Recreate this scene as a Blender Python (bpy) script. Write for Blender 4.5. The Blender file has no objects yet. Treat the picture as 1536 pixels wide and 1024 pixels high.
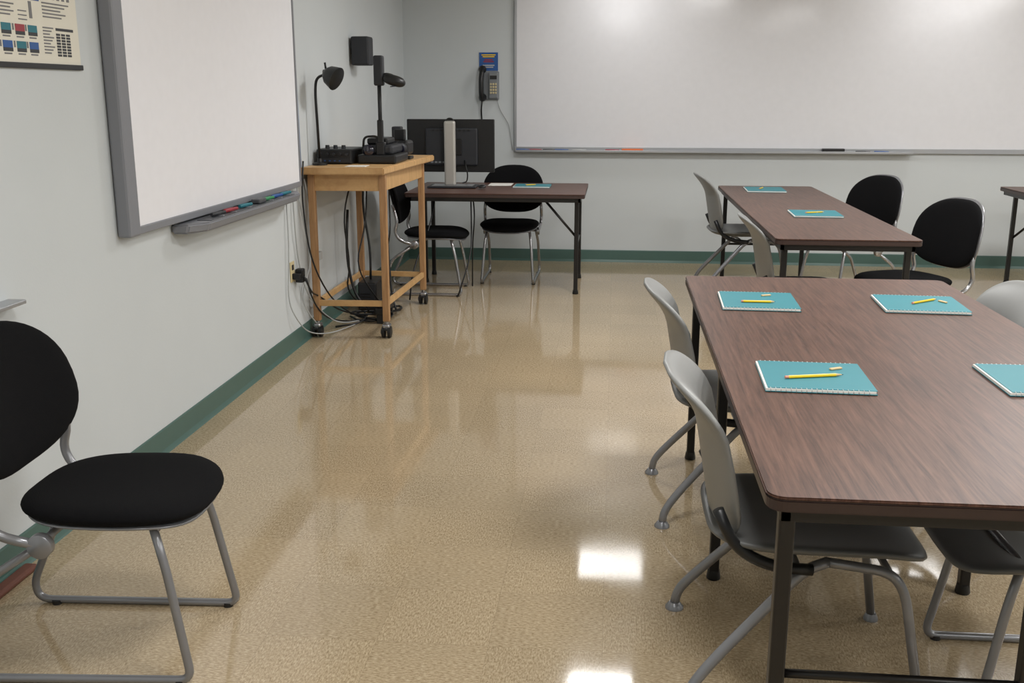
import bpy, bmesh, math, random
from mathutils import Vector, Matrix, Quaternion
random.seed(3)
scene=bpy.context.scene
scene.view_settings.view_transform='Standard'
R=math.radians

# ------------------------------------------------------------------ materials
def lin(c):
    return tuple(((v/255)/12.92 if v/255<=.04045 else ((v/255+.055)/1.055)**2.4) for v in c)+(1,)
def mat(name,rgb,rough=.5,metal=0.,spec=.5,noise=0.,nscale=20.,bump=0.,bscale=200.,coat=0.,emit=0.):
    m=bpy.data.materials.new(name); m.use_nodes=True
    nt=m.node_tree; b=nt.nodes['Principled BSDF']
    c=lin(rgb)
    b.inputs['Base Color'].default_value=c
    b.inputs['Roughness'].default_value=rough
    b.inputs['Metallic'].default_value=metal
    b.inputs['Specular IOR Level'].default_value=spec
    if coat: b.inputs['Coat Weight'].default_value=coat; b.inputs['Coat Roughness'].default_value=.08
    if emit:
        b.inputs['Emission Color'].default_value=c; b.inputs['Emission Strength'].default_value=emit
    tc=nt.nodes.new('ShaderNodeTexCoord')
    n=nt.nodes.new('ShaderNodeTexNoise'); n.inputs['Scale'].default_value=nscale; n.inputs['Detail'].default_value=4
    nt.links.new(tc.outputs['Object'],n.inputs['Vector'])
    mx=nt.nodes.new('ShaderNodeMix'); mx.data_type='RGBA'
    k=noise if noise else .03
    mx.inputs['A'].default_value=tuple(v*(1-k) for v in c[:3])+(1,)
    mx.inputs['B'].default_value=tuple(min(1,v*(1+k)) for v in c[:3])+(1,)
    nt.links.new(n.outputs['Fac'],mx.inputs['Factor'])
    nt.links.new(mx.outputs['Result'],b.inputs['Base Color'])
    if bump:
        n2=nt.nodes.new('ShaderNodeTexNoise'); n2.inputs['Scale'].default_value=bscale; n2.inputs['Detail'].default_value=3
        nt.links.new(tc.outputs['Object'],n2.inputs['Vector'])
        bp=nt.nodes.new('ShaderNodeBump'); bp.inputs['Strength'].default_value=bump; bp.inputs['Distance'].default_value=.002
        nt.links.new(n2.outputs['Fac'],bp.inputs['Height']); nt.links.new(bp.outputs['Normal'],b.inputs['Normal'])
    return m

def wood_mat(name,c1,c2,rough,scale,bumps=.05,spec=.5):
    m=bpy.data.materials.new(name); m.use_nodes=True
    nt=m.node_tree; b=nt.nodes['Principled BSDF']
    tc=nt.nodes.new('ShaderNodeTexCoord'); mp=nt.nodes.new('ShaderNodeMapping')
    mp.inputs['Scale'].default_value=scale
    nt.links.new(tc.outputs['Object'],mp.inputs['Vector'])
    n=nt.nodes.new('ShaderNodeTexNoise'); n.inputs['Scale'].default_value=1.; n.inputs['Detail'].default_value=7; n.inputs['Roughness'].default_value=.7
    n.inputs['Distortion'].default_value=.5
    nt.links.new(mp.outputs['Vector'],n.inputs['Vector'])
    cr=nt.nodes.new('ShaderNodeValToRGB')
    cr.color_ramp.elements[0].position=.33; cr.color_ramp.elements[0].color=lin(c1)
    cr.color_ramp.elements[1].position=.68; cr.color_ramp.elements[1].color=lin(c2)
    nt.links.new(n.outputs['Fac'],cr.inputs['Fac'])
    nt.links.new(cr.outputs['Color'],b.inputs['Base Color'])
    b.inputs['Roughness'].default_value=rough
    b.inputs['Specular IOR Level'].default_value=spec
    bp=nt.nodes.new('ShaderNodeBump'); bp.inputs['Strength'].default_value=bumps; bp.inputs['Distance'].default_value=.001
    nt.links.new(n.outputs['Fac'],bp.inputs['Height']); nt.links.new(bp.outputs['Normal'],b.inputs['Normal'])
    return m

def floor_mat():
    m=bpy.data.materials.new('vinyl_tile'); m.use_nodes=True
    nt=m.node_tree; b=nt.nodes['Principled BSDF']; L=nt.links.new
    tc=nt.nodes.new('ShaderNodeTexCoord')
    br=nt.nodes.new('ShaderNodeTexBrick'); br.offset=0; br.squash=1
    br.inputs['Scale'].default_value=1.; br.inputs['Brick Width'].default_value=.3048; br.inputs['Row Height'].default_value=.3048
    br.inputs['Mortar Size'].default_value=.001; br.inputs['Mortar Smooth'].default_value=.5
    br.inputs['Color1'].default_value=(.95,.945,.94,1); br.inputs['Color2'].default_value=(1.03,1.025,1.02,1); br.inputs['Mortar'].default_value=(.8,.79,.78,1)
    L(tc.outputs['Object'],br.inputs['Vector'])
    def fleck(sc):
        mp=nt.nodes.new('ShaderNodeMapping'); mp.inputs['Scale'].default_value=sc
        L(tc.outputs['Object'],mp.inputs['Vector'])
        n=nt.nodes.new('ShaderNodeTexNoise'); n.inputs['Scale'].default_value=1; n.inputs['Detail'].default_value=4; n.inputs['Roughness'].default_value=.7
        L(mp.outputs['Vector'],n.inputs['Vector']); return n
    n1=fleck((220,75,1)); n2=fleck((75,220,1))
    ck=nt.nodes.new('ShaderNodeTexChecker'); ck.inputs['Scale'].default_value=1/.3048
    L(tc.outputs['Object'],ck.inputs['Vector'])
    mx=nt.nodes.new('ShaderNodeMix'); mx.data_type='FLOAT'
    L(ck.outputs['Fac'],mx.inputs['Factor']); L(n1.outputs['Fac'],mx.inputs['A']); L(n2.outputs['Fac'],mx.inputs['B'])
    cr=nt.nodes.new('ShaderNodeValToRGB')
    e=cr.color_ramp.elements; e[0].position=.31; e[0].color=lin((135,117,89)); e[1].position=.7; e[1].color=lin((206,190,162))
    el=e.new(.5); el.color=lin((174,156,127))
    L(mx.outputs['Result'],cr.inputs['Fac'])
    mul=nt.nodes.new('ShaderNodeMix'); mul.data_type='RGBA'; mul.blend_type='MULTIPLY'; mul.inputs['Factor'].default_value=1
    L(cr.outputs['Color'],mul.inputs['A']); L(br.outputs['Color'],mul.inputs['B'])
    big=nt.nodes.new('ShaderNodeTexNoise'); big.inputs['Scale'].default_value=1.3; big.inputs['Detail'].default_value=3
    L(tc.outputs['Object'],big.inputs['Vector'])
    cr2=nt.nodes.new('ShaderNodeValToRGB'); cr2.color_ramp.elements[0].color=(.92,.92,.92,1); cr2.color_ramp.elements[1].color=(1.05,1.04,1.03,1)
    cr2.color_ramp.elements[0].position=.3; cr2.color_ramp.elements[1].position=.7
    L(big.outputs['Fac'],cr2.inputs['Fac'])
    mul2=nt.nodes.new('ShaderNodeMix'); mul2.data_type='RGBA'; mul2.blend_type='MULTIPLY'; mul2.inputs['Factor'].default_value=1
    L(mul.outputs['Result'],mul2.inputs['A']); L(cr2.outputs['Color'],mul2.inputs['B'])
    L(mul2.outputs['Result'],b.inputs['Base Color'])
    rn=nt.nodes.new('ShaderNodeTexNoise'); rn.inputs['Scale'].default_value=3; rn.inputs['Detail'].default_value=5
    L(tc.outputs['Object'],rn.inputs['Vector'])
    mr=nt.nodes.new('ShaderNodeMapRange'); mr.inputs['From Min'].default_value=.3; mr.inputs['From Max'].default_value=.7
    mr.inputs['To Min'].default_value=.045; mr.inputs['To Max'].default_value=.1
    L(rn.outputs['Fac'],mr.inputs['Value']); L(mr.outputs['Result'],b.inputs['Roughness'])
    b.inputs['Specular IOR Level'].default_value=.64
    bn=nt.nodes.new('ShaderNodeTexNoise'); bn.inputs['Scale'].default_value=7; bn.inputs['Detail'].default_value=2
    L(tc.outputs['Object'],bn.inputs['Vector'])
    bp=nt.nodes.new('ShaderNodeBump'); bp.inputs['Strength'].default_value=.05; bp.inputs['Distance'].default_value=.002
    L(bn.outputs['Fac'],bp.inputs['Height']); L(bp.outputs['Normal'],b.inputs['Normal'])
    return m

M={}
M['wall']=mat('wall_paint',(200,205,207),.75,noise=.03,nscale=3,bump=.15,bscale=120)
M['ceil']=mat('ceiling_tile',(215,215,210),.9,noise=.04,nscale=60)
M['base']=mat('baseboard_vinyl',(74,102,95),.4,noise=.05)
M['floor']=floor_mat()
M['wb']=mat('whiteboard_enamel',(225,225,229),.12,spec=.4)
M['sb']=mat('board_surface',(238,238,243),.45)
M['alu']=mat('brushed_aluminium',(176,178,182),.35,.7)
M['sbframe']=mat('grey_plastic_frame',(128,130,136),.45)
M['sbdark']=mat('dark_grey_plastic',(72,75,80),.5)
M['lam']=wood_mat('walnut_laminate',(60,39,32),(110,80,67),.36,(100,4.,20),spec=.27)
M['lamx']=wood_mat('walnut_laminate_cross',(66,42,35),(106,74,62),.38,(4.5,110,20),spec=.3)
M['edge']=mat('table_edge',(58,42,38),.4,noise=.15,nscale=40)
M['blk']=mat('black_metal',(22,20,20),.35,spec=.5)
M['bp']=mat('black_plastic',(20,21,23),.4)
M['bp2']=mat('black_plastic_matte',(36,38,43),.55)
M['fab']=mat('black_fabric',(14,14,16),.95,spec=.15,noise=.35,nscale=400,bump=.6,bscale=500)
M['gfr']=mat('grey_painted_steel',(140,141,145),.3,.55)
M['chr']=mat('silver_steel',(172,172,175),.25,.85)
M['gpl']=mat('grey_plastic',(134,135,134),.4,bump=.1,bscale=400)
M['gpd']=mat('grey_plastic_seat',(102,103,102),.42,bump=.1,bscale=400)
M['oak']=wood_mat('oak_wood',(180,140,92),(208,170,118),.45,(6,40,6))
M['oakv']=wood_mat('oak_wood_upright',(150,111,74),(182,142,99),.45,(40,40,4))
M['teal']=mat('teal_cover',(36,125,137),.5,noise=.04)
M['paper']=mat('paper',(232,230,224),.8)
M['yel']=mat('yellow_paint',(238,196,20),.4)
M['pink']=mat('eraser_rubber',(220,150,130),.8)
M['tan']=mat('bare_wood',(214,186,140),.7)
M['cream']=mat('poster_paper',(224,220,206),.6)
M['ink']=mat('poster_ink',(60,62,66),.7)
M['ink2']=mat('poster_ink_light',(120,120,122),.7)
M['blue']=mat('blue_print',(36,84,150),.5)
M['tealp']=mat('teal_print',(24,110,125),.5)
M['redp']=mat('red_print',(150,42,54),.5)
M['green']=mat('green_plastic',(50,140,90),.4)
M['orange']=mat('orange_plastic',(225,110,50),.5)
M['beige']=mat('beige_plastic',(205,190,150),.5)
M['bluec']=mat('pale_blue_cable',(150,170,205),.5)
M['whitec']=mat('white_cable',(176,178,178),.5)
M['coil']=mat('coil_wire',(190,196,200),.35,.5)
M['phone']=mat('grey_phone',(120,124,128),.4)
M['lens']=mat('lens_glass',(20,20,40),.05,spec=.9)
M['lamp']=mat('diffuser',(255,253,250),.5,emit=2.)
M['brown']=mat('brown_rubber',(104,62,50),.5)
M['satin']=mat('satin_metal',(190,187,181),.4,.45)

# ------------------------------------------------------------------ helpers
def empty(name,loc=(0,0,0),rz=0):
    e=bpy.data.objects.new(name,None); scene.collection.objects.link(e)
    e.location=loc; e.rotation_euler=(0,0,R(rz)); e.empty_display_size=.05
    return e
def obj(name,bm,m,parent=None,smooth=False,mods=()):
    me=bpy.data.meshes.new(name); bm.normal_update(); bm.to_mesh(me); bm.free()
    me.materials.append(M[m] if isinstance(m,str) else m)
    if smooth:
        for p in me.polygons: p.use_smooth=True
    o=bpy.data.objects.new(name,me); scene.collection.objects.link(o)
    if parent: o.parent=parent
    return o
def box(name,parent,lo,hi,m,bev=.002,rot=None,seg=2):
    bm=bmesh.new(); bmesh.ops.create_cube(bm,size=1)
    lo=Vector(lo); hi=Vector(hi); c=(lo+hi)/2; s=hi-lo
    for v in bm.verts: v.co=Vector((v.co.x*s.x,v.co.y*s.y,v.co.z*s.z))
    if bev:
        bmesh.ops.bevel(bm,geom=bm.edges[:],offset=min(bev,min(s)*.45),segments=seg,affect='EDGES',profile=.5)
    if rot:
        q=Matrix.Rotation(R(rot[0]),4,'X') if rot[0] else Matrix()
        mm=Matrix.Rotation(R(rot[2]),4,'Z')@Matrix.Rotation(R(rot[1]),4,'Y')@q
        bmesh.ops.transform(bm,matrix=mm,verts=bm.verts)
    bmesh.ops.translate(bm,vec=c,verts=bm.verts)
    return obj(name,bm,m,parent)
def fillet(pts,rad=.03,n=5):
    pts=[Vector(p) for p in pts]; out=[pts[0]]
    for i in range(1,len(pts)-1):
        a,b,c=pts[i-1],pts[i],pts[i+1]
        d1=(a-b); d2=(c-b); r1=min(rad,d1.length*.48); r2=min(rad,d2.length*.48)
        p=b+d1.normalized()*r1; q=b+d2.normalized()*r2
        for k in range(n+1):
            t=k/n; out.append(p*(1-t)**2+b*2*t*(1-t)+q*t*t)
    out.append(pts[-1]); return out
def tube(name,parent,pts,r,m,rad=.03,n=10,taper=None):
    pts=fillet(pts,rad) if len(pts)>2 else [Vector(p) for p in pts]
    bm=bmesh.new(); rings=[]; prev=None
    for i,p in enumerate(pts):
        t=(pts[min(i+1,len(pts)-1)]-pts[max(i-1,0)]).normalized()
        if prev is None:
            a=Vector((0,0,1)) if abs(t.z)<.9 else Vector((1,0,0))
            u=t.cross(a).normalized()
        else:
            u=(prev-t*prev.dot(t)).normalized()
        prev=u; w=t.cross(u)
        rr=r if taper is None else r+(taper-r)*i/(len(pts)-1)
        rings.append([bm.verts.new(p+(u*math.cos(2*math.pi*k/n)+w*math.sin(2*math.pi*k/n))*rr) for k in range(n)])
    for a,b in zip(rings,rings[1:]):
        for k in range(n): bm.faces.new((a[k],a[(k+1)%n],b[(k+1)%n],b[k]))
    bm.faces.new(rings[0][::-1]); bm.faces.new(rings[-1])
    bmesh.ops.recalc_face_normals(bm,faces=bm.faces)
    o=obj(name,bm,m,parent,smooth=True)
    return o
def lathe(name,parent,prof,m,origin=(0,0,0),axis=(0,0,1),n=24,smooth=True):
    bm=bmesh.new(); rings=[]
    for r,h in prof:
        rings.append([bm.verts.new((r*math.cos(2*math.pi*k/n),r*math.sin(2*math.pi*k/n),h)) for k in range(n)])
    for a,b in zip(rings,rings[1:]):
        for k in range(n): bm.faces.new((a[k],a[(k+1)%n],b[(k+1)%n],b[k]))
    bm.faces.new(rings[0][::-1]); bm.faces.new(rings[-1])
    q=Vector((0,0,1)).rotation_difference(Vector(axis).normalized()).to_matrix().to_4x4()
    bmesh.ops.transform(bm,matrix=Matrix.Translation(origin)@q,verts=bm.verts)
    bmesh.ops.recalc_face_normals(bm,faces=bm.faces)
    o=obj(name,bm,m,parent,smooth=smooth)
    if smooth:
        md=o.modifiers.new('e','EDGE_SPLIT'); md.split_angle=R(40)
    return o
def sup(t,n):
    c,s=math.cos(t),math.sin(t)
    return (math.copysign(abs(c)**(2/n),c),math.copysign(abs(s)**(2/n),s))
def pad(name,parent,f,T,m,n=2.6,e=.5,pw=5,seg=48,rings=10):
    bm=bmesh.new()
    def nrm(p,q):
        h=1e-3; a=f(p+h,q)-f(p-h,q); b=f(p,q+h)-f(p,q-h)
        return a.cross(b).normalized()
    rs=[math.sin(math.pi/2*i/rings) for i in range(1,rings+1)]
    tops=[];bots=[]
    c=f(0,0);nn=nrm(0,0)
    ct=bm.verts.new(c+nn*T);cb=bm.verts.new(c-nn*T)
    for r in rs:
        h=T*max(0,1-r**pw)**e
        tr=[];br=[]
        for k in range(seg):
            a,b=sup(2*math.pi*k/seg,n); p,q=a*r,b*r
            c=f(p,q)
            if r>=.9999:
                v=bm.verts.new(c); tr.append(v);br.append(v)
            else:
                nn=nrm(p,q); tr.append(bm.verts.new(c+nn*h)); br.append(bm.verts.new(c-nn*h))
        tops.append(tr);bots.append(br)
    for rr,cc in ((tops,ct),(bots,cb)):
        for k in range(seg): bm.faces.new((cc,rr[0][k],rr[0][(k+1)%seg]))
        for a,b in zip(rr,rr[1:]):
            for k in range(seg): bm.faces.new((a[k],b[k],b[(k+1)%seg],a[(k+1)%seg]))
    bmesh.ops.recalc_face_normals(bm,faces=bm.faces)
    return obj(name,bm,m,parent,smooth=True)

# ------------------------------------------------------------------ room
XW,YB,XR,YF,ZC=-1.812,8.88,6.2,-2.6,2.6
box('floor',None,(XW-.1,YF-.1,-.06),(XR+.1,YB+.1,0),'floor',0)
box('ceiling',None,(XW-.1,YF-.1,ZC),(XR+.1,YB+.1,ZC+.06),'ceil',0)
box('wall_left',None,(XW-.1,YF-.1,0),(XW,YB+.1,ZC),'wall',0)
box('wall_back',None,(XW,YB,0),(XR,YB+.1,ZC),'wall',0)
box('wall_right',None,(XR,YF-.1,0),(XR+.1,YB+.1,ZC),'wall',0)
box('wall_front',None,(XW,YF-.1,0),(XR,YF,ZC),'wall',0)
def baseboard(name,a,b,nx,ny):
    bm=bmesh.new(); prof=[(0,.105),(.004,.105),(.006,.1),(.006,.02),(.012,.006),(.016,0),(0,0)]
    va=[bm.verts.new((a[0]+nx*t,a[1]+ny*t,z)) for t,z in prof]
    vb=[bm.verts.new((b[0]+nx*t,b[1]+ny*t,z)) for t,z in prof]
    k=len(prof)
    for i in range(k): bm.faces.new((va[i],va[(i+1)%k],vb[(i+1)%k],vb[i]))
    bm.faces.new(va[::-1]); bm.faces.new(vb); bmesh.ops.recalc_face_normals(bm,faces=bm.faces)
    obj(name,bm,'base')
baseboard('baseboard_left',(XW,YF),(XW,YB),1,0)
baseboard('baseboard_back',(XW,YB),(XR,YB),0,-1)
baseboard('baseboard_right',(XR,YF),(XR,YB),-1,0)
baseboard('baseboard_front',(XW,YF),(XR,YF),0,1)

# ceiling lights (recessed 2x2 troffers)
LT=[(x,y,p*1.32) for y,xs,p in ((8.28,(.05,2.6,5.0),4.2),(6.2,(.05,2.6,5.0),25),(4.0,(1.15,4.7),27),(1.8,(.05,2.6,5.0),23),(-.6,(.05,2.6,5.0),18)) for x in xs]
for x,y,p in LT:
        e=empty('ceiling_light',(x,y,ZC))
        w=.3
        for i,(lo,hi) in enumerate((((-w,-w,-.02),(w,-w+.02,0)),((-w,w-.02,-.02),(w,w,0)),((-w,-w+.02,-.02),(-w+.02,w-.02,0)),((w-.02,-w+.02,-.02),(w,w-.02,0)))):
            box('frame_%d'%(i+1),e,lo,hi,'ceil',.001)
        box('diffuser',e,(-w+.02,-w+.02,-.012),(w-.02,w-.02,-.002),'lamp',0)
        l=bpy.data.lights.new('tube_light','AREA'); l.shape='SQUARE'; l.size=.54; l.energy=p; l.color=(1,.995,.985)
        lo=bpy.data.objects.new('tube_light',l); scene.collection.objects.link(lo); lo.parent=e; lo.location=(0,0,-.016)

# ------------------------------------------------------------------ back whiteboard
e=empty('whiteboard',(0,YB,0))
x0,x1=-.86,4.6; zb,zt=.985,2.22
box('panel',e,(x0+.02,-.018,zb),(x1-.02,-.002,zt),'wb',0)
box('frame_left',e,(x0,-.026,zb-.01),(x0+.022,0,zt+.02),'alu')
box('frame_right',e,(x1-.022,-.026,zb-.01),(x1,0,zt+.02),'alu')
box('frame_top',e,(x0,-.026,zt),(x1,0,zt+.025),'alu')
box('frame_bottom',e,(x0,-.028,zb-.035),(x1,0,zb+.004),'alu')
box('marker_tray',e,(x0+.02,-.085,zb-.037),(2.45,-.026,zb-.029),'alu')
box('tray_lip',e,(x0+.02,-.09,zb-.037),(2.45,-.084,zb-.018),'alu')
def marker(parent,name,c,d,m,l=.12,r=.008):
    c=Vector(c); d=Vector(d).normalized()*l/2
    lathe(name,parent,[(r*.7,0),(r,.004),(r,l*.68),(r*.85,l*.7),(r*.85,l-.003),(r*.5,l)],m,c-d,d,n=12)
for i,(x,m) in enumerate(((-.78,'blue'),(-.68,'redp'),(-.55,'bp'),(-.45,'blue'),(-.3,'whitec'),(-.02,'redp'),(2.05,'bp'),(2.2,'blue'))):
    marker(e,'marker_%d'%(i+1),(x,-.06,zb-.02),(1,.05*(i%3-1),0),m)
box('orange_wipe',e,(.06,-.08,zb-.028),(.24,-.04,zb-.006),'orange',.004)
box('felt_eraser',e,(1.72,-.082,zb-.029),(1.9,-.032,zb+.006),'bp',.006)

# ------------------------------------------------------------------ interactive board on left wall
e=empty('interactive_whiteboard',(XW,0,0))
T=.05; y0,y1=3.56,5.68; zb,zt=.925,2.16
box('back_case',e,(0.002,y0+.01,zb+.01),(T-.012,y1-.01,zt),'sbdark')
box('board_surface',e,(T-.014,y0+.05,zb+.025),(T-.006,y1-.012,zt-.03),'sb',0)
box('frame_side_near',e,(.004,y0,zb-.005),(T+.008,y0+.085,zt+.01),'sbframe',.01)
box('frame_side_far',e,(.004,y1-.02,zb),(T,y1,zt),'sbframe',.003)
box('frame_bottom',e,(.004,y0+.08,zb-.002),(T,y1-.02,zb+.028),'sbframe',.004)
box('frame_top',e,(.004,y0+.08,zt-.03),(T,y1-.02,zt),'sbframe',.004)
bm=bmesh.new()
ya,yb_=4.02,5.52
prof=[(0.004,ya),(T+.03,ya),(T+.085,ya+.1),(T+.085,yb_-.14),(T+.03,yb_),(.004,yb_)]
vt=[bm.verts.new((x,y,zb-.012)) for x,y in prof]; vb=[bm.verts.new((x*.9,y,zb-.052)) for x,y in prof]
bm.faces.new(vt); bm.faces.new(vb[::-1])
for i in range(6): bm.faces.new((vt[i],vb[i],vb[(i+1)%6],vt[(i+1)%6]))
bmesh.ops.recalc_face_normals(bm,faces=bm.faces)
bmesh.ops.bevel(bm,geom=bm.edges[:],offset=.008,segments=3,affect='EDGES')
obj('pen_tray',bm,'sbframe',e)
box('tray_recess',e,(T+.008,ya+.14,zb-.0125),(T+.07,yb_-.2,zb-.0095),'sbdark',0)
for i,(yy,m) in enumerate(((4.32,'bp2'),(4.47,'redp'),(4.66,'tealp'),(4.98,'green'),(5.12,'blue'),(5.26,'tealp'))):
    marker(e,'pen_%d'%(i+1),(T+.04,yy,zb+.001),(.12,1,0),m,.12,.0092)
    box('pen_rest_%d'%(i+1),e,(T+.012,yy-.01,zb-.01),(T+.066,yy+.01,zb-.006),'sbframe',.001)
box('tray_eraser',e,(T+.015,4.8,zb-.008),(T+.06,4.9,zb+.014),'sbdark',.006)

# ------------------------------------------------------------------ poster
e=empty('educational_poster',(XW,0,0))
box('sheet',e,(.001,2.45,1.525),(.004,3.415,2.25),'cream',0)
box('bottom_rail',e,(.001,2.45,1.513),(.01,3.42,1.53),'bp',.002)
def pb(n,pxa,pya,pxb,pyb,m):
    Y=lambda p:2.95+p*.00385; Z=lambda q:1.525+(102-q)*.0021
    box(n,e,(.004,Y(pxa),Z(pyb)),(.0052,Y(pxb),Z(pya)),m,0)
pb('header_blue',30,-4,62,10,'blue')
k=0
for gx in (-32,-14,5,24,42):
    for gy in (46,70):
        k+=1; mm=('tealp','redp','blue','tealp')[(k*3)%4]
        pb('picture_%d'%k,gx,gy,gx+13,gy+10,mm)
        pb('picture_lower_%d'%k,gx,gy+10,gx+13,gy+15,'ink')
        pb('caption_%d'%k,gx+1,gy+17,gx+11,gy+19,'ink2')
        pb('tick_%d'%k,gx-4,gy,gx-2,gy+9,'ink2')
for j in range(9): pb('textcol_a_%d'%j,64,46+j*4.6,80-(j%3)*3,48+j*4.6,'ink2')
for i in range(3):
    for j in range(8): pb('table_%d_%d'%(i,j),84+i*8,54+j*4.4,90+i*8,57.2+j*4.4,'ink')
pb('table_heading',84,46,112,50,'ink')
for j in range(5): pb('text_b_%d'%j,66,10+j*5,108-(j*7)%15,12+j*5,'ink2')
for j in range(4): pb('text_c_%d'%j,-10,18+j*5,25-(j*5)%9,20+j*5,'ink2')
for j in range(6): pb('glyph_%d'%j,66+j*8,-2,70+j*8,5,'ink2')
pb('arrow_shaft',46,12,50,36,'ink2')
for j in range(3): pb('text_d_%d'%j,30,38-j*6,42,39.6-j*6,'ink2')

e=empty('ledge_shelf',(XW,0,0))
box('ledge',e,(.001,1.9,.823),(.06,2.85,.836),'alu',.003)
box('bracket_1',e,(.001,2.2,.76),(.05,2.23,.823),'alu',.003)
box('bracket_2',e,(.001,2.6,.76),(.05,2.63,.823),'alu',.003)

box('floor_cable_cover',None,(XW+.018,1.4,.001),(XW+.06,2.75,.022),'brown',.008)

# ------------------------------------------------------------------ speaker on left wall
e=empty('loudspeaker',(-1.735,7.1,1.715))
box('cabinet',e,(-.062,-.07,-.095),(.062,.07,.095),'bp2',.012)
box('grille',e,(-.054,-.076,-.086),(.054,-.069,.086),'bp2',.004)
box('bracket',e,(-.075,-.02,-.02),(-.06,.02,.02),'blk',.003)

# ------------------------------------------------------------------ phone and notice
e=empty('telephone',(-1.055,YB,1.38))
box('backplate',e,(-.065,-.03,0),(.065,-.001,.235),'phone',.008)
box('body',e,(-.02,-.055,.01),(.06,-.03,.225),'phone',.01)
for i in range(3):
    for j in range(4): box('key_%d_%d'%(i,j),e,(-.008+i*.021,-.06,.05+j*.024),(.007+i*.021,-.054,.066+j*.024),'beige',.002)
box('display',e,(-.008,-.058,.17),(.05,-.054,.2),'bp',.001)
tube('handset',e,[(-.075,-.06,.0),(-.08,-.085,.05),(-.08,-.09,.16),(-.073,-.06,.27)],.021,'bp')
lathe('earpiece',e,[(.024,0),(.033,.005),(.033,.022),(.022,.04)],'bp',(-.072,-.035,.25),(0,-1,0),16)
lathe('mouthpiece',e,[(.024,0),(.033,.005),(.033,.022),(.022,.04)],'bp',(-.072,-.035,.02),(0,-1,0),16)
tube('handset_cord',e,[(-.075,-.06,.0),(-.085,-.05,-.08),(-.085,-.02,-.16)],.007,'bp')
tube('line_cord',e,[(.05,-.01,0),(.07,-.008,-.08),(.15,-.008,-.2),(.165,-.008,-.3),(.18,-.008,-.42)],.003,'whitec',.05)
e=empty('emergency_notice',(-1.08,YB,1.62))
box('card',e,(-.08,-.006,0),(.08,-.001,.15),'blue',0)
for i,(w,m,z) in enumerate(((.06,'yel',.125),(.05,'yel',.11),(.035,'redp',.085),(.045,'redp',.07),(.05,'whitec',.04),(.04,'whitec',.025))):
    box('print_%d'%i,e,(-w,-.0075,z),(w,-.006,z+.009),m,0)

# ------------------------------------------------------------------ outlets & cables
def outlet(y,z):
    e=empty('power_outlet',(XW,y,z))
    box('plate',e,(.001,-.035,-.058),(.007,.035,.058),'beige',.002)
    for s in (-1,1):
        box('socket_%d'%s,e,(.007,-.016,s*.025-.015),(.009,.016,s*.025+.015),'bp2',.001)
    return e
e=outlet(5.57,.45); box('plug',e,(.009,-.015,-.045),(.05,.02,-.01),'bp',.005)
box('plug_2',e,(.009,.03,-.07),(.055,.08,.01),'bp',.008)
e=outlet(6.0,.5); box('adapter',e,(.009,-.03,-.05),(.05,.03,.0),'whitec',.005)
e=empty('hanging_cables')
X=XW+.012
tube('cable_blue',e,[(X,5.76,2.6),(X,5.78,1.6),(X,5.8,.98)],.005,'bluec')
tube('cable_white',e,[(X,5.72,2.6),(X,5.72,1.5),(X,5.76,.95)],.004,'whitec')
tube('cable_1',e,[(X,5.62,.9),(X+.01,5.6,.7),(X,5.66,.5),(X+.02,5.72,.3),(X+.05,5.9,.15),(X+.1,6.1,.03),(X+.2,6.3,.01)],.004,'whitec',.12)
tube('cable_2',e,[(X,5.7,.92),(X+.01,5.82,.6),(X+.02,5.85,.45),(X,5.7,.3),(X+.01,5.72,.2),(X+.05,5.95,.01)],.004,'whitec',.12)
tube('cable_3',e,[(X,5.85,.95),(X+.01,5.95,.7),(X+.03,5.9,.55),(X+.02,6.0,.5)],.004,'whitec',.12)
tube('cable_4',e,[(X+.05,5.6,.42),(X+.06,5.7,.3),(X+.04,5.9,.25),(X+.1,6.15,.1),(X+.2,6.45,.01)],.005,'bp',.12)
tube('cable_5',e,[(X+.05,5.64,.4),(X+.05,5.75,.24),(X+.06,5.95,.1),(X+.12,6.2,.02),(X+.25,6.35,.012)],.005,'bp',.12)
tube('cable_6',e,[(X,5.5,.9),(X+.01,5.48,.6),(X,5.44,.3),(X+.03,5.5,.18),(X+.03,5.7,.06),(X+.1,5.9,.012),(X+.2,6.2,.012)],.0035,'whitec',.12)

# ------------------------------------------------------------------ wooden cart
def quadbox(name,parent,c,z0,z1,m,bev=.004):
    bm=bmesh.new()
    a=[bm.verts.new((x,y,z0)) for x,y in c]; b=[bm.verts.new((x,y,z1)) for x,y in c]
    k=len(c); bm.faces.new(a[::-1]); bm.faces.new(b)
    for i in range(k): bm.faces.new((a[i],a[(i+1)%k],b[(i+1)%k],b[i]))
    bmesh.ops.recalc_face_normals(bm,faces=bm.faces)
    if bev: bmesh.ops.bevel(bm,geom=bm.edges[:],offset=bev,segments=2,affect='EDGES')
    return obj(name,bm,m,parent)
cart=empty('wooden_av_cart',(-1.53,6.5,0))
CX=[(-.235,-.62),(.185,-.6),(.22,.42),(-.22,.44)]    # leg centres local
TZ=1.02
quadbox('top',cart,[(-.275,-.72),(.215,-.7),(.285,.58),(-.265,.6)],TZ-.04,TZ,'oak',.006)
def rail(name,i,j,z0,z1,th=.02,m='oak'):
    a=Vector(CX[i]);b=Vector(CX[j]);t=(b-a).normalized(); n=Vector((-t.y,t.x))
    c=[a+n*th/2,b+n*th/2,b-n*th/2,a-n*th/2]
    quadbox(name,cart,[(v.x,v.y) for v in c],z0,z1,m,.002)
for k,(i,j) in enumerate(((0,1),(1,2),(2,3),(3,0))):
    rail('apron_%d'%(k+1),i,j,TZ-.14,TZ-.04)
    rail('stretcher_%d'%(k+1),i,j,.19,.225,.022)
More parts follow.
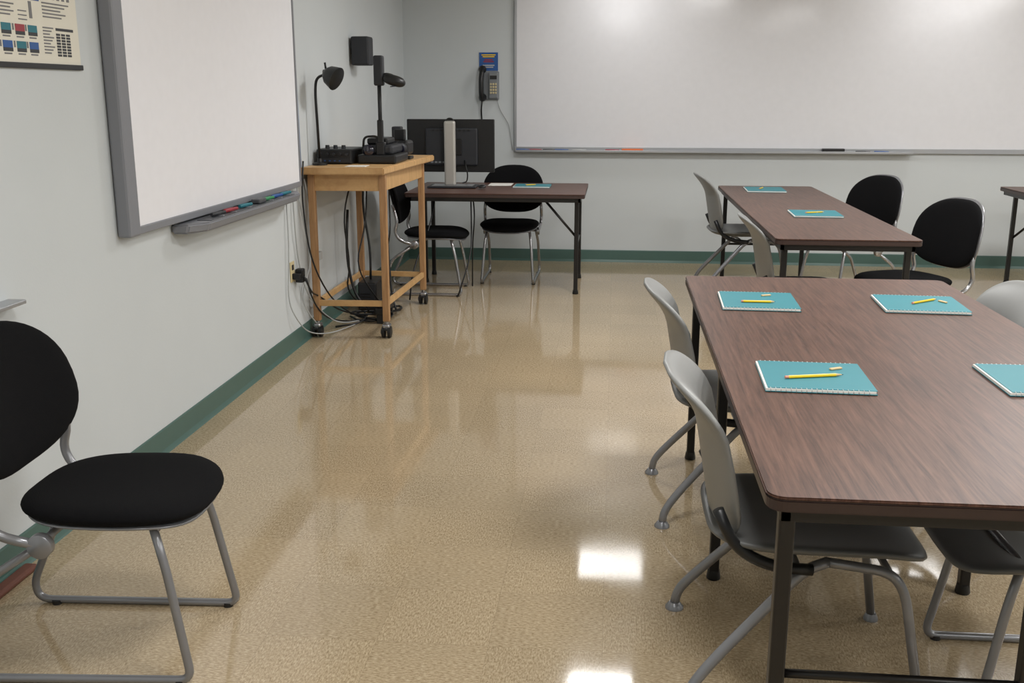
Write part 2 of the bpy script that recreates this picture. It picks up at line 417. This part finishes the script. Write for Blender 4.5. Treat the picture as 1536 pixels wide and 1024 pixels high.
for k,(x,y) in enumerate(CX):
    box('leg_%d'%(k+1),cart,(x-.02,y-.02,.1),(x+.02,y+.02,TZ-.04),'oakv',.004)
    lathe('caster_stem_%d'%(k+1),cart,[(.012,0),(.012,.03)],'chr',(x,y,.075),n=12)
    box('caster_fork_%d'%(k+1),cart,(x-.024,y-.03,.045),(x+.024,y+.028,.085),'chr',.01)
    lathe('caster_wheel_%d'%(k+1),cart,[(.02,0),(.035,.004),(.035,.022),(.02,.026)],'bp',(x-.03,y-.01,.036),(1,0,0),20)
    lathe('caster_hub_%d'%(k+1),cart,[(.016,0),(.014,.004)],'chr',(x-.034,y-.01,.036),(1,0,0),16)
    lathe('caster_wheel_b_%d'%(k+1),cart,[(.02,0),(.035,.004),(.035,.022),(.02,.026)],'bp',(x+.006,y-.01,.036),(1,0,0),20)
    box('brake_%d'%(k+1),cart,(x-.012,y-.055,.05),(x+.012,y-.02,.062),'bp',.003)
e=empty('audio_mixer',(-1.69,6.24,TZ))
box('case',e,(-.1,-.16,0),(.12,.16,.09),'bp',.01)
for i in range(5): lathe('knob_%d'%i,e,[(.009,0),(.008,.015)],'bp2',(-.07+i*.04,-.16,.06),(0,-1,0),12)
box('faceplate',e,(-.09,-.164,.01),(.11,-.159,.035),'bp2',.001)
for i in range(4): box('led_%d'%i,e,(-.05+i*.03,-.167,.018),(-.04+i*.03,-.163,.024),'blue',0)
for i in range(3): lathe('deck_knob_%d'%i,e,[(.014,0),(.012,.02)],'bp2',(-.05+i*.05,-.08,.09),n=14)
e=empty('document_projector',(-1.43,6.32,TZ))
box('base',e,(-.12,-.2,0),(.12,.18,.055),'bp',.012)
box('body',e,(-.1,-.16,.055),(.09,.16,.11),'bp2',.015)
box('upper_deck',e,(-.08,-.1,.11),(.05,.12,.15),'bp',.012)
tube('carry_bar',e,[(-.09,-.15,.1),(-.085,-.15,.16),(.0,-.15,.165),(.03,-.15,.1)],.007,'bp')
lathe('front_lens',e,[(.028,0),(.032,.006),(.032,.03),(.024,.036)],'lens',(-.05,-.16,.08),(0,-1,0),20)
box('column_foot',e,(-.01,-.17,.05),(.045,-.11,.13),'bp',.008)
tube('column',e,[(.017,-.14,.05),(.017,-.14,.57)],.012,'bp')
box('column_sleeve',e,(.0,-.16,.12),(.034,-.125,.26),'bp',.006)
box('head_block',e,(-.012,-.165,.46),(.045,-.105,.635),'bp2',.01)
tube('head_arm',e,[(.017,-.14,.515),(.06,-.14,.53),(.1,-.15,.52)],.008,'bp')
pad('lamp_head',e,lambda p,q:Vector((.11+p*.068,-.15+q*.05,.49-.02*p)),.032,'bp',n=2.3,pw=3)
lathe('lamp_glass',e,[(.03,0),(.03,.006)],'lens',(.115,-.15,.46),(.1,0,-1),20)
e=empty('gooseneck_lamp',(-1.745,6.0,TZ))
lathe('foot',e,[(.045,0),(.045,.012),(.015,.02),(.012,.04)],'bp')
tube('pole',e,[(0,0,.02),(-.01,0,.43),(.0,0,.505),(.06,0,.525)],.008,'bp',.06)
lathe('joint_knob',e,[(.014,0),(.016,.012),(.016,.03),(.012,.04)],'bp',(.055,0,.51))
tube('joint_spring',e,[(.06,0,.55),(.055,0,.59)],.006,'bp')
lathe('shade',e,[(.018,0),(.03,.008),(.054,.035),(.07,.09),(.066,.092)],'bp',(.055,-.02,.535),(.85,-.25,-.42),28)
e=empty('camcorder',(-1.36,6.62,TZ))
box('foot',e,(-.05,-.06,0),(.05,.06,.02),'bp',.005)
box('body',e,(-.035,-.09,.03),(.045,.09,.12),'bp',.018)
tube('lens_barrel',e,[(.005,-.09,.075),(.005,-.15,.075)],.033,'bp2',n=20)
lathe('lens_front',e,[(.027,0),(.025,.004)],'lens',(.005,-.15,.075),(0,-1,0),20)
box('viewfinder',e,(-.06,-.03,.12),(.01,.02,.19),'bp',.006)
tube('stem',e,[(0,0,.015),(0,0,.035)],.018,'bp')
e=empty('slide_viewer',(-1.45,6.85,TZ))
box('base',e,(-.05,-.06,0),(.05,.06,.06),'bp',.01)
box('tower',e,(-.035,-.03,.06),(.03,.04,.2),'bp2',.008)
lathe('knob',e,[(.016,0),(.016,.02)],'bp',(0,-.03,.14),(0,-1,0),14)
e=empty('white_paper_slip',(-1.5,5.93,TZ+.001)); box('sheet',e,(-.06,-.06,0),(.06,.05,.002),'paper',0)
e=empty('cart_cables')
def dangle(n,pts,r=.005,m='bp'): tube(n,e,pts,r,m,.15)
dangle('drop_1',[(-1.77,5.75,1.06),(-1.785,5.735,.85),(-1.76,5.76,.5),(-1.7,5.9,.25),(-1.66,6.2,.08),(-1.6,6.4,.012)])
dangle('drop_2',[(-1.62,6.65,.95),(-1.6,6.5,.6),(-1.66,6.4,.35),(-1.55,6.5,.12),(-1.5,6.6,.012)])
dangle('drop_3',[(-1.5,6.75,.95),(-1.46,6.6,.5),(-1.56,6.7,.3),(-1.5,6.6,.1),(-1.58,6.5,.012)])
dangle('drop_4',[(-1.56,6.8,.95),(-1.53,6.8,.5),(-1.5,6.75,.1),(-1.45,6.65,.012)],.007)
dangle('drop_5',[(-1.6,6.2,.95),(-1.65,6.1,.7),(-1.62,6.15,.4),(-1.7,6.3,.2),(-1.6,6.5,.03)],.005)
dangle('coil_1',[(-1.7,6.4,.012),(-1.6,6.25,.014),(-1.45,6.3,.016),(-1.42,6.5,.016),(-1.55,6.6,.012),(-1.68,6.52,.02),(-1.66,6.35,.026),(-1.5,6.28,.026)],.007)
dangle('coil_2',[(-1.62,6.55,.012),(-1.5,6.45,.03),(-1.4,6.65,.014),(-1.46,6.8,.012),(-1.5,6.62,.02)],.007)
dangle('coil_3',[(-1.72,6.1,.01),(-1.55,6.2,.02),(-1.62,6.5,.04),(-1.72,6.3,.05),(-1.5,6.35,.04),(-1.4,6.55,.03)],.006)
dangle('bundle_1',[(-1.72,6.5,.7),(-1.74,6.5,.4),(-1.7,6.5,.15),(-1.6,6.5,.03)],.009)
e=empty('power_supply_unit',(-1.64,6.74,0))
box('case',e,(-.06,-.13,.008),(.07,.12,.2),'bp',.01)
box('front_panel',e,(-.05,-.134,.02),(.06,-.129,.19),'bp2',.002)
for i in range(5): box('vent_%d'%i,e,(-.04,-.137,.04+i*.02),(.03,-.133,.046+i*.02),'blk',0)
for i,(x,y) in enumerate(((-.045,-.11),(.055,-.11),(-.045,.1),(.055,.1))): lathe('foot_%d'%i,e,[(.01,0),(.01,.01)],'bp',(x,y,0),n=12)
tube('lead',e,[(.0,-.0,.195),(.0,.02,.4),(-.05,.04,.7),(-.03,.03,.95)],.008,'bp',.1)
e=empty('desk_cables')
dangle('desk_drop_1',[(-1.3,7.4,.7),(-1.32,7.3,.5),(-1.42,7.1,.2),(-1.42,6.98,.012)],.006)
dangle('desk_drop_2',[(-1.05,7.5,.7),(-1.04,7.45,.5),(-1.02,7.3,.3),(-1.1,7.15,.012)],.005)
dangle('desk_drop_3',[(-1.05,7.6,.7),(-1.02,7.5,.55),(-1.04,7.5,.35),(-1.05,7.55,.012)],.005)
e=empty('power_strip',(-1.47,6.4,0)); box('body',e,(-.03,-.16,.06),(.03,.16,.1),'bp',.008); box('foot_1',e,(-.02,-.15,.0),(.02,-.12,.06),'bp',.002); box('foot_2',e,(-.02,.12,.0),(.02,.15,.06),'bp',.002)
for i in range(4): box('brick_%d'%i,e,(-.028,-.13+i*.07,.1),(.028,-.08+i*.07,.135),'bp2',.006)

# ------------------------------------------------------------------ tables
def rtop(name,parent,lo,hi,z0,z1,m,rad=.035):
    bm=bmesh.new(); pts=[]
    for cx,cy,a0 in ((hi[0]-rad,hi[1]-rad,0),(lo[0]+rad,hi[1]-rad,90),(lo[0]+rad,lo[1]+rad,180),(hi[0]-rad,lo[1]+rad,270)):
        for k in range(7):
            a=R(a0+15*k); pts.append((cx+rad*math.cos(a),cy+rad*math.sin(a)))
    a=[bm.verts.new((x,y,z0)) for x,y in pts]; b=[bm.verts.new((x,y,z1)) for x,y in pts]; k=len(pts)
    bm.faces.new(a[::-1]); f=bm.faces.new(b)
    for i in range(k): bm.faces.new((a[i],a[(i+1)%k],b[(i+1)%k],b[i]))
    bmesh.ops.recalc_face_normals(bm,faces=bm.faces)
    bmesh.ops.bevel(bm,geom=[ed for ed in bm.edges if abs(ed.verts[0].co.z-ed.verts[1].co.z)<1e-6],offset=.003,segments=2,affect='EDGES')
    return obj(name,bm,m,parent)
def table(name,x0,x1,y0,y1,legs,m='lam',rad=.035,H=.74,bars=(),feet=True,apron=.03):
    e=empty(name,((x0+x1)/2,(y0+y1)/2,0)); cx,cy=e.location.x,e.location.y
    lo=(x0-cx,y0-cy);hi=(x1-cx,y1-cy)
    rtop('top',e,lo,hi,H-.006,H,m,rad)
    rtop('top_core',e,(lo[0]+.001,lo[1]+.001),(hi[0]-.001,hi[1]-.001),H-.03,H-.006,'edge',rad)
    ap=.03
    for k,(a,b) in enumerate((((lo[0]+ap,lo[1]+ap),(hi[0]-ap,lo[1]+ap+.02)),((lo[0]+ap,hi[1]-ap-.02),(hi[0]-ap,hi[1]-ap)),((lo[0]+ap,lo[1]+ap),(lo[0]+ap+.02,hi[1]-ap)),((hi[0]-ap-.02,lo[1]+ap),(hi[0]-ap,hi[1]-ap)))):
        box('rail_%d'%(k+1),e,(a[0],a[1],H-.03-apron),(b[0],b[1],H-.03),'blk',.002)
    for k,(x,y) in enumerate(legs):
        x-=cx;y-=cy
        box('leg_%d'%(k+1),e,(x-.015,y-.015,.012),(x+.015,y+.015,H-.04),'blk',.004)
        if feet: lathe('foot_%d'%(k+1),e,[(.02,0),(.022,.004),(.018,.03)],'bp',(x,y,0),n=16)
    for k,(a,b) in enumerate(bars):
        a=(a[0]-cx,a[1]-cy,a[2]);b=(b[0]-cx,b[1]-cy,b[2])
        tube('brace_%d'%(k+1),e,[a,b],.009,'blk')
    return e
NX0,NX1,NY0,NY1=.288,1.267,1.739,4.015
table('classroom_table',NX0,NX1,NY0,NY1,
  [(.332,1.79),(.79,1.79),(1.22,1.79),(.332,2.9),(1.06,2.88),(.335,3.95),(1.22,3.95)],
  bars=[((.332,1.79,.36),(1.22,1.79,.36)),((.335,3.95,.3),(1.22,3.95,.3))])
FX0,FX1,FY0,FY1=.804,1.516,5.11,8.1
table('classroom_table',FX0,FX1,FY0,FY1,[(.86,5.18),(1.46,5.18),(.86,8.0),(1.46,8.0)],
  bars=[((.86,5.18,.3),(1.46,5.18,.3)),((.86,8.0,.3),(1.46,8.0,.3))])
table('classroom_table',2.96,3.75,6.3,8.25,[(3.05,8.13),(3.68,8.13),(3.05,6.4),(3.68,6.4)],
  bars=[((3.05,8.13,.35),(3.3,7.9,.69)),((3.68,8.13,.35),(3.4,7.9,.69))])
table('side_desk',-1.5,-.2,7.24,8.18,[(-.262,7.38),(-1.44,7.75),(-.262,8.05),(-1.44,8.1)],m='lamx',rad=.015,
  bars=[((-.262,7.38,.42),(-.5,7.4,.69)),((-.262,7.38,.35),(-.262,8.05,.35))])

# ------------------------------------------------------------------ chairs
def sled_frame(e,m='gfr',back=True,hub=-.11):
    for s in (-1,1):
        n='right' if s<0 else 'left'
        tube('sled_leg_'+n,e,[(.15,s*.165,.412),(.18,s*.18,.3),(.23,s*.2,.011),(-.35,s*.205,.011),(-.365,s*.205,.06),(-.27,s*.2,.27),(hub,s*.195,.375)],.011,m,.035)
        for k,x in enumerate((.2,-.3)):
            lathe('glide_%s_%d'%(n,k),e,[(.014,0),(.014,.012)],'bp',(x,s*.2,0),n=12)
        if back:
            lathe('hub_'+n,e,[(.026,0),(.031,.004),(.031,.024),(.026,.028)],m,(hub,s*.21-.014,.375),(0,1,0),20)
            tube('back_upright_'+n,e,[(hub,s*.21,.375),(-.215,s*.222,.405),(-.25,s*.228,.47),(-.225,s*.228,.54),(-.262,s*.215,.66)],.0125,m,.05)
    tube('cross_front',e,[(.16,-.17,.405),(.16,.17,.405)],.01,m)
    tube('cross_rear',e,[(hub,-.2,.38),(hub,.2,.38)],.01,m)
def seat_f(hd,hw,z,drop=.02,cx=.02):
    return lambda p,q:Vector((cx+p*hd,q*hw*(1+.04*p),z+.012*q*q-drop*max(0,p-.4)**2*2.2+.01*max(0,-p)**2))
def padded_chair(x,y,rz,frame='gfr',shell=1.0,bw=.245,zc=.69,yo=0.):
    e=empty('padded_chair',(x,y,0),rz)
    sled_frame(e,frame)
    pad('seat',e,seat_f(.235,.228,.435),.028,'fab',n=2.7,pw=7,e=.5)
    pad('seat_pan',e,seat_f(.218,.214,.409),.01,'gfr',n=2.9,pw=10)
    def bf(p,q):
        zz=zc+q*.185
        return Vector((-.275-.045*q-.02*q*q+.045*p*p,yo-p*bw*(1-.07*q),zz))
    pad('backrest',e,bf,.02,'fab',n=2.6,pw=8)
    def bf2(p,q):
        v=bf(p*shell,q*shell); return v+Vector((-.018,0,0))
    pad('backrest_shell',e,bf2,.011,'gfr' if shell>1 else 'fab',n=2.6,pw=14)
    return e
def plastic_chair(x,y,rz,sled=False,sc=1.0,seat='gpd',dz=0.):
    e=empty('plastic_chair',(x,y,0),rz); e.scale=(sc,sc,sc)
    if sled: sled_frame(e,'gfr',back=False)
    else:
        for s in (-1,1):
            n='right' if s<0 else 'left'
            tube('rear_leg_'+n,e,[(.06,s*.18,.368),(-.0,s*.195,.35),(-.2,s*.235,.13),(-.255,s*.25,.06),(-.262,s*.252,.01)],.0135,'gfr',.06)
            lathe('rear_glide_'+n,e,[(.026,0),(.026,.006),(.015,.02)],'gfr',(-.262,s*.252,0),n=18)
            tube('front_leg_'+n,e,[(.05,s*.18,.368),(.2,s*.2,.358),(.235,s*.205,.31),(.285,s*.24,.01)],.012,'gfr',.04)
            lathe('front_glide_'+n,e,[(.02,0),(.02,.006),(.014,.02)],'gfr',(.285,s*.24,0),n=18)
        tube('cross_front',e,[(.195,-.195,.358),(.195,.195,.358)],.009,'gfr')
        tube('cross_rear',e,[(-.01,-.19,.35),(-.01,.19,.35)],.009,'gfr')
    for s in (-1,1):
        n='right' if s<0 else 'left'
        tube('back_bracket_'+n,e,[(-.205,s*.205,.5),(-.165,s*.212,.41),(-.08,s*.212,.365),(.02,s*.2,.355)],.014,'bp',.06)
    def sf(p,q): 
        return Vector((.04+p*.26,q*.245*(1+.03*p),.4+.022*abs(q)**3-.035*max(0,p-.45)**2*2.5-.012*(1-p*p)*(1-q*q)+.05*max(0,-p-.4)**2))
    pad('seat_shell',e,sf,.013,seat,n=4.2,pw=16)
    def bf(p,q):
        t=(q+1)/2
        return Vector((-.19-.07*t-.16*max(0,t-.62)**2/.38*1.2+.055*p*p*(1-.2*t),-p*(.2+.045*t),.4+t*.4-.012*p*p*t))
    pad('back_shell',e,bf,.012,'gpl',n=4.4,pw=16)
    return e
padded_chair(-1.265,2.37,4,bw=.262,zc=.678,yo=.03)                # near left
plastic_chair(.465,2.45,0)
plastic_chair(.445,3.53,2)
plastic_chair(1.1,2.4,180,True)
plastic_chair(1.13,3.6,180)
plastic_chair(.95,7.72,3,sc=1.08)
plastic_chair(1.01,5.62,0)
padded_chair(1.62,7.3,212,'chr',1.035)
padded_chair(1.61,5.7,205,'chr',1.035)
padded_chair(-.8,7.93,-90,'chr')
padded_chair(-1.31,7.4,0,'chr',bw=.22)

# ------------------------------------------------------------------ notebooks and pencils
def pencil(parent,name,a,b):
    a=Vector(a);b=Vector(b);d=(b-a);L=d.length
    lathe(name+'_shaft',parent,[(.004,0),(.004,L*.8)],'yel',a+d*.06,d,6,False)
    lathe(name+'_eraser',parent,[(.0036,0),(.0036,L*.06)],'pink',a,d,10)
    lathe(name+'_tip',parent,[(.004,0),(.0012,L*.1)],'tan',a+d*.86,d,10)
    lathe(name+'_lead',parent,[(.0012,0),(.0003,L*.03)],'bp',a+d*.96,d,8)
def notebook(cx,cy,w,d,rz,pen,H=.74,bit=None):
    e=empty('spiral_notebook',(cx,cy,H),rz)
    box('back_cover',e,(-w/2,-d/2,.0012),(w/2,d/2,.0027),'teal',0)
    box('pages',e,(-w/2+.001,-d/2+.002,.0027),(w/2-.003,d/2-.002,.0092),'paper',.0005)
    box('front_cover',e,(-w/2+.006,-d/2+.004,.0092),(w/2,d/2-.003,.0108),'teal',0)
    n=int(w/.0125)
    bm=bmesh.new()
    for i in range(n):
        x=-w/2+.012+i*(w-.02)/n
        mt=Matrix.Translation((x,-d/2+.002,.0068))@Matrix.Rotation(R(90),4,'Y')
        pr=[]
        for k in range(12):
            a=2*math.pi*k/12
            ring=[]
            for j in range(5):
                bb=2*math.pi*j/5; rr=.0055+.0008*math.cos(bb)
                ring.append(bm.verts.new(mt@Vector((rr*math.cos(a),rr*math.sin(a),.0008*math.sin(bb)))))
            pr.append(ring)
        for k in range(12):
            for j in range(5): bm.faces.new((pr[k][j],pr[(k+1)%12][j],pr[(k+1)%12][(j+1)%5],pr[k][(j+1)%5]))
    obj('wire_coil',bm,'coil',e,True)
    for i in range(n):
        x=-w/2+.012+i*(w-.02)/n
        box('tab_%d'%i,e,(x,d/2-.005,.0092),(x+.003,d/2+.001,.0112),'coil',0)
    if pen: 
        pencil(e,'pencil',(pen[0],pen[1],.015),(pen[2],pen[3],.015))
    if bit: box('eraser_cap',e,(bit[0]-.018,bit[1]-.005,.0108),(bit[0]+.018,bit[1]+.005,.016),'tan',.002,(0,0,bit[2]))
    return e
notebook(.512,2.535,.262,.262,-2,(-.075,-.045,.075,-.0),bit=(.065,.062,30))
notebook(.502,3.5,.255,.285,-2,(-.06,-.055,.055,-.05),bit=(.035,.07,25))
notebook(1.04,3.5,.27,.27,-3,(-.03,-.03,.07,.06),bit=(.08,.02,-60))
notebook(1.09,2.56,.28,.27,0,(-.03,.05,.1,.08))
notebook(1.11,7.72,.28,.36,-2,(-.04,-.02,-.0,.08))
notebook(1.19,6.18,.28,.32,-2,(-.06,-.03,.06,.03),bit=(.0,.01,-30))
notebook(-.62,7.85,.28,.26,0,(-.05,-.03,.03,.02))
e=empty('loose_papers',(-.85,7.98,.7405)); box('sheet_1',e,(-.12,-.1,.0005),(.06,.12,.002),'paper',0); box('sheet_2',e,(-.1,-.12,.002),(.05,.08,.0035),'paper',0,(0,0,8))
e=empty('computer_mouse',(-.98,7.62,.7405)); pad('shell',e,lambda p,q:Vector((p*.03,q*.05,.014+.006*(1-p*p-q*q))),.012,'bp',n=2.2,pw=2)

# ------------------------------------------------------------------ monitor
e=empty('computer_monitor',(-1.23,7.78,.7405))
box('panel',e,(-.345,0,.11),(.325,.022,.505),'bp',.006)
box('back_bulge',e,(-.2,-.025,.16),(.2,.002,.44),'bp2',.012)
box('vesa_plate',e,(-.05,-.035,.24),(.08,-.024,.36),'bp',.004)
for i in range(9): box('vent_%d'%i,e,(-.15+i*.034,-.0265,.415),(-.13+i*.034,-.0245,.43),'bp',0)
for i in range(5): box('port_%d'%i,e,(-.16+i*.03,-.027,.18),(-.14+i*.03,-.0245,.192),'phone',0)
box('column',e,(-.05,-.08,.012),(.038,-.04,.495),'satin',.019,seg=5)
tube('cable_loop',e,[(-.03,-.055,.46),(-.03,-.06,.512),(.02,-.06,.512),(.03,-.055,.46)],.006,'bp')
box('base',e,(-.17,-.16,.0005),(.2,.06,.014),'bp2',.006)
box('base_plate',e,(-.14,-.14,.014),(.17,.03,.018),'gfr',.002)
tube('video_cable',e,[(.1,-.03,.2),(.13,-.07,.1),(.1,.08,.03),(.05,.2,.012)],.005,'bp',.06)

# ------------------------------------------------------------------ world + camera
w=bpy.data.worlds.new('World'); scene.world=w; w.use_nodes=True
w.node_tree.nodes['Background'].inputs['Color'].default_value=(.6,.65,.7,1); w.node_tree.nodes['Background'].inputs['Strength'].default_value=.3
f,pit,yaw,rol=1526.7573,.2399,.0987,.0008
cy,sy=math.cos(yaw),math.sin(yaw)
fw=Vector((-sy*math.cos(pit),cy*math.cos(pit),-math.sin(pit)))
rt=Vector((cy,sy,0)); up=rt.cross(fw)
r2=rt*math.cos(rol)+up*math.sin(rol); u2=-rt*math.sin(rol)+up*math.cos(rol)
mw=Matrix(((r2.x,u2.x,-fw.x,0),(r2.y,u2.y,-fw.y,0),(r2.z,u2.z,-fw.z,1.4419),(0,0,0,1)))
cd=bpy.data.cameras.new('camera'); cd.sensor_width=36; cd.lens=f/1536*36; cd.clip_start=.02
co=bpy.data.objects.new('camera',cd); scene.collection.objects.link(co); co.matrix_world=mw
scene.camera=co
